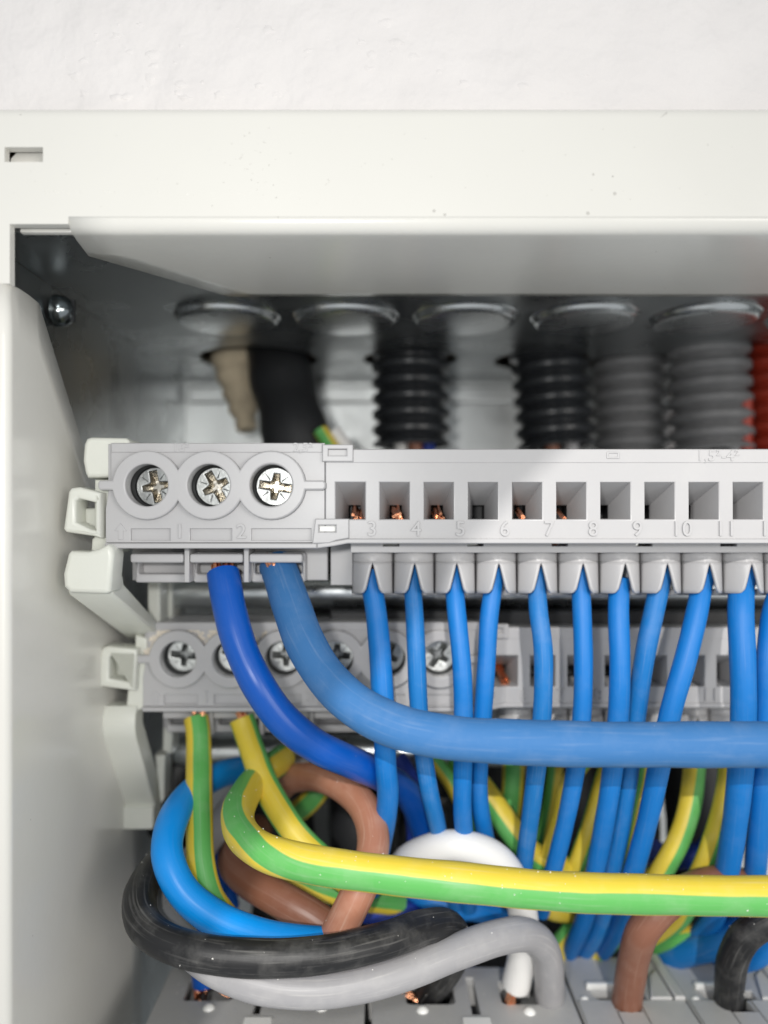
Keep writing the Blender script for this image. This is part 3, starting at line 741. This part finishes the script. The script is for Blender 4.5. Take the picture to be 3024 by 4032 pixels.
# --- eleven thin blue wires out of the numbered entries
TB = [
 (3, [(800, 1228, 108.6), (803, 1262, 108.6), (812, 1320, 107.8), (820, 1400, 106.5), (825, 1480, 106), (830, 1560, 106), (833, 1650, 107), (838, 1710, 109), (834, 1765, 111), (818, 1850, 116), (800, 1930, 122)], 1.52),
 (4, [(890, 1212, 108.6), (891, 1262, 108.6), (895, 1320, 107.8), (899, 1400, 107), (903, 1500, 107), (911, 1600, 107.5), (926, 1700, 109), (942, 1770, 112), (962, 1860, 117), (985, 1960, 125)], 1.28),
 (5, [(978, 1212, 108.6), (981, 1262, 108.6), (986, 1320, 107.3), (997, 1430, 106), (1001, 1530, 106), (1000, 1650, 107), (999, 1750, 110), (1008, 1860, 116), (1012, 1960, 124)], 1.32),
 (6, [(1070, 1212, 108.6), (1066, 1262, 108.6), (1057, 1330, 107.8), (1051, 1430, 107.5), (1044, 1530, 108), (1035, 1650, 110), (1036, 1730, 113), (1052, 1830, 118), (1066, 1960, 128)], 1.3),
 (7, [(1160, 1212, 108.6), (1160, 1262, 108.6), (1163, 1320, 107.3), (1173, 1400, 106), (1172, 1530, 106), (1160, 1650, 107.5), (1149, 1740, 111), (1133, 1860, 117), (1122, 1960, 126)], 1.3),
 (8, [(1252, 1212, 108.6), (1254, 1262, 108.6), (1257, 1320, 107.8), (1260, 1420, 107), (1258, 1530, 107), (1245, 1650, 108.5), (1225, 1760, 112), (1198, 1870, 117), (1170, 1970, 126)], 1.3),
 (9, [(1340, 1246, 108.6), (1338, 1262, 108.6), (1336, 1320, 107.3), (1339, 1430, 106), (1336, 1540, 106.5), (1321, 1680, 109), (1305, 1780, 112.5), (1286, 1880, 117.5), (1262, 1985, 124), (1236, 2045, 131), (1210, 2085, 139)], 1.42),
 (10, [(1432, 1212, 108.6), (1425, 1262, 108.6), (1413, 1320, 108.3), (1396, 1400, 108), (1376, 1530, 109.5), (1361, 1650, 111.5), (1345, 1760, 114.5), (1322, 1880, 119.5), (1300, 1990, 126), (1272, 2045, 132), (1240, 2080, 140)], 1.4),
 (11, [(1524, 1212, 108.6), (1516, 1262, 108.6), (1506, 1320, 107.3), (1482, 1420, 106), (1451, 1530, 106), (1425, 1650, 108), (1402, 1760, 112), (1367, 1890, 117.5), (1336, 1995, 125), (1305, 2050, 132), (1270, 2090, 140)], 1.48),
 (12, [(1610, 1212, 108.6), (1603, 1262, 108.6), (1600, 1320, 106.8), (1604, 1420, 105.5), (1606, 1530, 105.5), (1600, 1660, 107), (1587, 1780, 111), (1568, 1890, 117), (1538, 1985, 125), (1490, 2040, 131), (1430, 2068, 137)], 1.72),
 (13, [(1702, 1212, 108.6), (1690, 1262, 108.6), (1672, 1320, 107.3), (1660, 1420, 106), (1656, 1530, 106.5), (1650, 1660, 108), (1640, 1780, 112), (1630, 1890, 118), (1610, 1985, 126), (1570, 2040, 133), (1500, 2075, 140)], 1.55)]
LBL = {3: 'thin glossy blue wire under the embossed number 3, a sliver of copper at its top', 4: 'thin dusty blue wire under the embossed number 4', 5: 'thin blue wire under the embossed number 5, running straight down',
       6: 'thin blue wire under the embossed number 6, leaning slightly to the left', 7: 'thin blue wire under the embossed number 7, with a slight bow to the right', 8: 'thin blue wire under the embossed number 8',
       9: 'bright blue wire under the embossed number 9, its end visible inside the notch', 10: 'dull blue wire under the embossed number 10, slanting left against its neighbour', 11: 'bright blue wire under the embossed number 11, slanting strongly left',
       12: 'thicker blue wire nearest the right edge of the photo, seen in full width', 13: 'blue wire cut off by the right edge of the photo'}
for i, (no, pts, r) in enumerate(TB):
    cop = []
    if no == 3: cop = [(P(800, 1212, 108.2), P(800, 1236, 108.2), .6, .24, 9)]
    if i in (0, 1, 2, 4, 5):
        px = UP.location.x / S + UPC[i]; cz = 4.92
        cop.append(((px + (.7, .45, .2, 0, .1, 0)[i], 109.0, cz - 2.9), (px + (.9, .5, .2, 0, -.2, -.4)[i], 103.0, cz - 4.25), .62 if i < 3 else .25, .22, 13 if i < 3 else 6))
    wire('blue_wire', pts, r, M['blue_b'] if no in (4, 7, 10) else M['blue'], LBL[no], 'thin blue wires from the upper terminal block', copper=cop)

# --- large cables
wire('blue_cable', [(599, 1222, 108.6), (608, 1244, 107), (630, 1310, 103.6), (660, 1390, 100), (705, 1463, 97), (770, 1525, 94), (860, 1570, 92), (980, 1594, 91), (1120, 1603, 90.5), (1300, 1608, 90), (1480, 1608, 90), (1700, 1608, 90), (1900, 1608, 91)], 2.62, M['blue_faded'],
     'thick dull blue cable curving from the third screw and running right across the wires', copper=[(P(578, 1206, 106), P(590, 1236, 105.4), .6, .3, 8)])
wire('blue_cable', [(482, 1238, 105.6), (485, 1256, 105), (497, 1320, 103), (520, 1400, 101.5), (558, 1480, 100.5), (610, 1553, 101), (680, 1610, 103), (755, 1645, 107), (822, 1675, 113), (880, 1715, 119), (915, 1790, 125), (930, 1880, 131)], 2.22, M['blue_dark'],
     'deep blue cable curving down to the right from the second screw', copper=[(P(470, 1212, 106.2), P(474, 1246, 105), .9, .28, 10), (P(494, 1210, 106.8), P(494, 1246, 105.8), .6, .3, 6)])
wire('earth_cable', [(610, 1640, 128), (565, 1672, 120), (530, 1716, 112), (513, 1762, 105), (526, 1806, 100), (575, 1842, 96.5), (680, 1868, 94), (850, 1891, 92.5), (1000, 1906, 92), (1200, 1925, 92), (1450, 1933, 92), (1700, 1936, 92), (1900, 1938, 92)], 2.26, gy(0.46, 0.42),
     'thick green and yellow cable running right from a tight bend, sprinkled with plaster crumbs', crumbs=90, twist=(0.2, 4, 6))
wire('earth_wire', [(424, 1552, 122), (428, 1580, 121), (430, 1640, 118.5), (430, 1700, 114.5), (431, 1780, 111), (434, 1860, 108.5), (452, 1935, 107.5), (490, 1990, 109), (530, 2050, 114)], 1.95, gy(0.69, 0.43),
     'green and yellow wire hanging straight down from the first lower screw', copper=[(P(416, 1534, 121.4), P(420, 1560, 121.4), .4, .27, 5), (P(437, 1532, 121.2), P(434, 1560, 121), .3, .42, 3)])
wire('earth_wire', [(522, 1552, 122), (530, 1575, 121.5), (548, 1630, 119), (572, 1692, 116), (605, 1752, 113), (646, 1810, 111), (700, 1862, 110), (770, 1920, 112)], 2.0, gy(0.99, 0.40),
     'mostly yellow earth wire slanting down right from the second lower screw', copper=[(P(518, 1534, 122), P(522, 1558, 121.6), .7, .3, 8)])
wire('azure_wire', [(530, 1660, 130), (470, 1676, 122.5), (410, 1716, 115), (370, 1780, 107), (362, 1850, 102.5), (395, 1925, 100.5), (460, 1980, 100), (550, 2018, 100.5), (650, 2035, 102), (740, 2040, 105), (800, 2050, 110)], 2.12, M['blue_sky'],
     'azure blue wire looping round the left of the tangle, over the earth wire')
wire('black_cable', [(450, 1790, 138), (400, 1812, 130), (355, 1852, 119), (317, 1898, 109), (301, 1948, 102), (308, 1990, 98.5), (340, 2024, 96), (420, 2055, 94.5), (550, 2070, 94), (700, 2062, 94.5), (830, 2032, 97.5), (915, 2003, 102), (965, 2000, 106.5), (988, 2035, 111), (970, 2090, 117), (925, 2150, 124), (905, 2185, 128)], 2.2, M['black'],
     'thick dusty black cable looping round the front of the wire tangle', copper=[(P(872, 2146, 123.2), P(905, 2158, 123.4), .7, .3, 9)], crumbs=28)
wire('grey_cable', [(585, 1660, 136), (535, 1705, 131), (488, 1762, 126), (440, 1830, 121), (385, 1900, 115), (357, 1955, 110), (372, 2010, 105), (420, 2058, 101.5), (490, 2102, 99), (590, 2132, 98), (710, 2136, 98.2), (850, 2106, 100), (980, 2058, 103), (1080, 2024, 107), (1142, 2020, 111), (1176, 2050, 114.5), (1186, 2105, 118), (1187, 2175, 122.5), (1187, 2220, 126)], 2.28, M['grey'],
     'thick grey cable lowest in the tangle, arching over into the wide switch', crumbs=18)
wire('brown_cable', [(590, 1720, 132), (625, 1686, 128), (680, 1678, 123), (735, 1697, 118), (785, 1742, 113), (806, 1805, 109), (798, 1870, 105.5), (775, 1925, 103.5), (748, 1980, 103), (715, 2045, 104), (690, 2100, 107)], 2.3, M['brown_b'],
     'scuffed light brown cable looping from under the deep blue cable down behind the black one', crumbs=14)
wire('brown_cable', [(560, 1790, 132), (515, 1825, 126), (506, 1866, 120), (545, 1906, 114.5), (610, 1945, 111), (680, 1985, 109.5), (735, 2030, 109.5), (760, 2080, 112)], 2.5, M['brown'],
     'darker brown cable bending round behind the earth cable to the left')
wire('white_wire', [(860, 1935, 140), (858, 1905, 130), (868, 1872, 120), (910, 1842, 114.5), (985, 1826, 111.5), (1065, 1850, 112), (1112, 1910, 114.5), (1131, 1985, 117), (1129, 2060, 119.5), (1115, 2126, 121.6)], 2.25, M['white'],
     'white wire arching up behind the earth cable and down into the switch', copper=[(P(1113, 2122, 120.6), P(1102, 2172, 120.4), .6, .24, 12)])
wire('blue_wire', [(520, 1820, 134), (485, 1850, 130), (462, 1930, 127), (446, 2030, 125.5), (440, 2080, 124.5), (443, 2126, 124.2)], 2.0, M['blue_dark'],
     'blue wire stripped to copper, entering the leftmost opening of the wide switch', copper=[(P(442, 2120, 124.2), P(440, 2152, 124.0), 1.4, .26, 16), (P(470, 2118, 125), P(500, 2150, 124), .9, .28, 14)])
wire('brown_wire', [(1680, 1960, 124), (1630, 1918, 120), (1560, 1903, 117), (1490, 1922, 113.5), (1430, 1960, 111), (1392, 2005, 111), (1374, 2050, 113.5), (1362, 2110, 117), (1354, 2165, 120), (1352, 2200, 122)], 2.3, M['brown'],
     'short brown wire dropping into the first small circuit breaker', copper=[(P(1352, 2168, 119.6), P(1358, 2186, 120), .6, .28, 5)])
wire('black_wire', [(1740, 1955, 114), (1670, 1985, 112), (1612, 2020, 113), (1584, 2070, 115), (1576, 2120, 117.5), (1574, 2170, 120.5), (1574, 2200, 122)], 2.2, M['black'],
     'short black wire dropping into the second small circuit breaker', crumbs=10)

# --- wires further back, seen between the blue ones
BACK = 'earth wires behind the thin blue wires'
def back_gy(pts, r, ph, label, dark=1.0, split=.5, copper=None): return wire('earth_wire', pts, r, gy(ph, split, dark), label, BACK, n=14, copper=copper)
back_gy([(985, 1640, 131), (1030, 1690, 128), (1068, 1740, 126), (1110, 1800, 124), (1155, 1850, 124), (1250, 1885, 126), (1400, 1902, 130)], 2.1, .28, 'earth wire slanting down right between the blue wires under numbers 6 and 7')
back_gy([(1112, 1560, 133), (1110, 1650, 132), (1106, 1720, 131), (1095, 1800, 132)], 1.9, .42, 'upright earth wire just left of the blue wire under number 7', copper=[((-31.1 + LOC[0] - .2, 127.5, -23.2), (-31.1 + LOC[0] + .3, 121.0, -25.2), .5, .26, 12)])
back_gy([(1205, 1560, 133), (1200, 1650, 132), (1188, 1740, 131), (1170, 1830, 132)], 1.3, .17, 'pale earth wire between the blue wires under numbers 7 and 8')
back_gy([(1300, 1600, 134), (1225, 1700, 123), (1212, 1760, 121), (1185, 1850, 122)], 1.3, .42, 'earth wire peeping out left of the blue wire under number 8')
back_gy([(1330, 1600, 130), (1300, 1700, 126), (1280, 1770, 124), (1252, 1850, 124), (1220, 1930, 128)], 1.5, .79, 'earth wire peeping out left of the bright blue wire under number 9')
back_gy([(1400, 1560, 132), (1385, 1680, 127), (1372, 1740, 125), (1350, 1850, 126), (1330, 1960, 130)], 1.3, .2, 'sliver of earth wire between the blue wires under numbers 10 and 11')
back_gy([(1505, 1560, 128), (1500, 1660, 125), (1490, 1740, 122), (1468, 1810, 121), (1425, 1890, 121), (1380, 1960, 125), (1290, 2060, 134)], 1.75, .70, 'bright green and yellow wire curving left in the widest gap between blue wires')
back_gy([(1575, 1560, 128), (1572, 1680, 122), (1562, 1740, 120), (1535, 1830, 120), (1505, 1900, 122), (1470, 1980, 127), (1400, 2035, 134)], 1.6, .70, 'yellowish earth wire left of the thicker blue wire at the right edge')
back_gy([(1640, 1560, 130), (1636, 1700, 126), (1630, 1800, 124), (1625, 1900, 126)], 1.4, .36, 'dark green sliver of earth wire between the two rightmost blue wires', .8)
back_gy([(1130, 1905, 132), (1190, 1960, 131), (1260, 1975, 133), (1200, 2060, 134), (1180, 2110, 140)], 2.0, .85, 'yellow earth wire curling under the thick earth cable beside the grey cable')
back_gy([(1400, 2060, 137), (1460, 2030, 131), (1530, 2018, 129), (1600, 2000, 130), (1690, 1990, 133)], 1.9, .7, 'yellow earth wire lying across behind the two small circuit breakers')
back_gy([(650, 1650, 140), (690, 1702, 134), (660, 1740, 134), (620, 1760, 138)], 1.9, .8, 'small yellow bend of earth wire inside the brown loop')
back_gy([(900, 1600, 131), (960, 1670, 128), (990, 1720, 127), (1020, 1790, 128)], 1.3, .79, 'thin earth wire between the blue wires under numbers 4 and 5')
back_gy([(620, 1880, 122), (690, 1912, 119), (760, 1935, 120), (860, 1950, 126)], 2.0, .75, 'yellow earth wire directly below the thick earth cable, behind the brown loop')
DEEP = 'dark blue wires deep in the box'
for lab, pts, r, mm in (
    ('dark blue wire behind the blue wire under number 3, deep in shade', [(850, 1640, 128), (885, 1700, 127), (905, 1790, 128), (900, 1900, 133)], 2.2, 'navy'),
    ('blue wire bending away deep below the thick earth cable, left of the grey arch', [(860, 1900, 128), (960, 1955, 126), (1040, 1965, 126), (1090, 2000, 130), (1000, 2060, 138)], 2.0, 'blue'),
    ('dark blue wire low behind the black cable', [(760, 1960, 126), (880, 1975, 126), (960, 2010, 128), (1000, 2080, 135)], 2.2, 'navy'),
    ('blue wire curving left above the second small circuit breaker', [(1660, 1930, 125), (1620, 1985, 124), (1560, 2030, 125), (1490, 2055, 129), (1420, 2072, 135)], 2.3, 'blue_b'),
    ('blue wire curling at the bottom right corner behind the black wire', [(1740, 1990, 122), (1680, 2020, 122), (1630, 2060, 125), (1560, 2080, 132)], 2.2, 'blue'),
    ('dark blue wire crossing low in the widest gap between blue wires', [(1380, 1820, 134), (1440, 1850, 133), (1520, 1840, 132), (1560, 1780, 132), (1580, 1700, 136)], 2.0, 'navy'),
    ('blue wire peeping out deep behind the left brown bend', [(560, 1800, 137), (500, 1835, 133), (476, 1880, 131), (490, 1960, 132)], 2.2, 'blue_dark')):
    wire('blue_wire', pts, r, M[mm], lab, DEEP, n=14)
wire('black_wire', [(420, 1600, 142), (385, 1660, 140), (365, 1720, 138), (350, 1800, 138)], 2.6, M['black'], 'black sheathed wire hanging beside the slanted leg of the lower holder', n=14)
wire('black_wire', [(770, 2120, 125), (840, 2070, 124), (910, 2045, 125), (960, 2075, 127), (950, 2150, 130)], 2.2, M['black'], 'black wire behind the end of the looping black cable', n=14)
wire('black_wire', [(1000, 1640, 138), (930, 1740, 136), (900, 1830, 138), (890, 1900, 140)], 2.4, M['black'], 'black wire deep in shade between the blue wires under numbers 3 and 4', n=14)

for k, (x, y, rr, nm) in enumerate(((-21, 158, 6.5, 'behind the brown loop'), (-5, 163, 7, 'behind the left end of the white wire arch'), (9, 156, 6.5, 'behind blue wires 5 and 6'), (23, 162, 7, 'where the upright earth wire hangs'),
        (36, 156, 6.5, 'where three blue wires bunch together'), (50, 162, 7, 'behind the widest gap between blue wires'), (64, 157, 7, 'behind the rightmost blue wires'))):
    wire('sheathed_cable', [(x - 2, y + 4, -30), (x, y, -44), (x + 1.5, y - 1, -70), (x, y + 2, -100), (x - 1, y + 6, -140)], rr, M['dark'], 'black cable added as dark fill deep in the box ' + nm, 'black cables added to darken the back of the box', cat='cable', world=True, n=20)  # cables added as dark fill for the shaded depth between the wires

# ------------------------------------------------------------------ conduits and cables coming in from above
def conduit(X, Y, r, z0, z1, m, label, lean=(0, 0), inner=()):
    K = thing('corrugated_conduit', (X, Y, z0), label, 'conduit', 'corrugated conduits entering through the top plate')
    pts = [Vector((X + lean[0] * (z1 - z) / (z1 - z0), Y + lean[1] * (z1 - z) / (z1 - z0), z)) for z in [z0 + (z1 - z0) * k / 120 for k in range(121)]]
    pitch = 3.3
    def rad(d, t): return r - 1.35 * (0.5 - 0.5 * math.cos(2 * math.pi * d / pitch)) ** 2.2
    o = under(K, link('ribbed_tube', tube_me('ribbed_tube', pts, rad, 36, cap=False), m)); solid(o, 0.6, -1)
    return K
conduit(6.4, 162, 8.2, 16.2, 50, M['conduit'], 'black corrugated conduit directly behind the openings numbered 3 and 4', (0.3, 0))
conduit(34.5, 162, 8.2, 16.0, 50, M['conduit'], 'black corrugated conduit leaning right, behind the openings numbered 6 and 7', (2.6, 0))
conduit(53.6, 166, 8.0, 14.0, 50, M['conduit_grey'], 'grey corrugated conduit standing just left of the nearer grey one', (0.6, 0))
conduit(65.5, 155, 8.0, 14.6, 50, M['conduit_grey'], 'nearer grey corrugated conduit beside the red one', (1.4, 0))
conduit(83.5, 161, 8.0, 10.0, 50, M['conduit_red'], 'red corrugated conduit at the right edge of the photo', (0.5, 0))
INW = 'wire ends coming out of the corrugated conduits'
for x, y, mm, lab in ((4.5, 160, 'white', 'white wire inside the first black conduit'), (7.2, 158, 'brown', 'brown wire inside the first black conduit'), (10, 161, 'navy', 'dark blue wire inside the first black conduit'),
                   (35.5, 159, 'brown', 'brown wire inside the leaning black conduit'), (39.5, 159, 'grey', 'grey wire inside the leaning black conduit'), (33, 161, 'black', 'black wire inside the leaning black conduit'),
                   (69.5, 151.5, 'grey', 'grey wire inside the nearer grey conduit'), (66.5, 152, 'black', 'black wire inside the nearer grey conduit')):
    wire('conduit_wire', [(x - .5, y, 30), (x, y, 18), (x + .4, y - .6, 10), (x + 1, y - 2, -2), (x + 2, y - 1, -20), (x + 1, y, -45)], 1.5, M[mm], lab, INW, world=True, n=12)
rw = wire('conduit_wire', [(71.5, 150.5, 24), (71.5, 150.5, 16), (71.8, 150, 8), (72, 149, -10)], 1.4, M['conduit_red'], 'red wire inside the nearer grey conduit', INW, world=True, n=12)
# black sheathed cable and tan sleeve through the first hole
path = spline([(-24, 168, 60), (-23.5, 167, 48), (-22, 164, 36), (-19.8, 160, 28), (-17.6, 156, 20), (-15, 153, 11), (-13, 151, 0), (-12, 150, -18)])
K = thing('sheathed_cable', path[0], 'fat black sheathed cable bent through the leftmost round hole of the top plate', 'cable')
def rad(d, t): return 6.5 + .35 * math.sin(d * .45)
under(K, link('sheath', tube_me('sheath', path, rad, 28), M['dark']))
under(K, link('inner_wire', tube_me('inner_wire', spline([(-11.5, 149, 18), (-8.6, 148, 13), (-7.8, 148, 8), (-8, 148, -4)]), 1.5, 12), gy(.4)))
under(K, link('inner_wire', tube_me('inner_wire', spline([(-9, 150, 18), (-5.6, 150, 13), (-4.6, 150, 8), (-5, 150, -4)]), 1.4, 12), M['white']))
path = spline([(-31, 172, 58), (-31.5, 170, 46), (-31, 168, 36), (-30.2, 167, 29), (-29.4, 166.5, 24), (-28.6, 166, 20)])
def rad2(d, t): return 7.8 * (1 - 0.76 * max(0, t - .35) / .65) + .3 * math.sin(d * 1.7)
tg = link('tan_sleeve', tube_me('tan_sleeve', path, rad2, 22), M['tan'])
tag(tg, 'tan fibrous sleeve end hanging beside the fat black sheathed cable', 'sleeve')
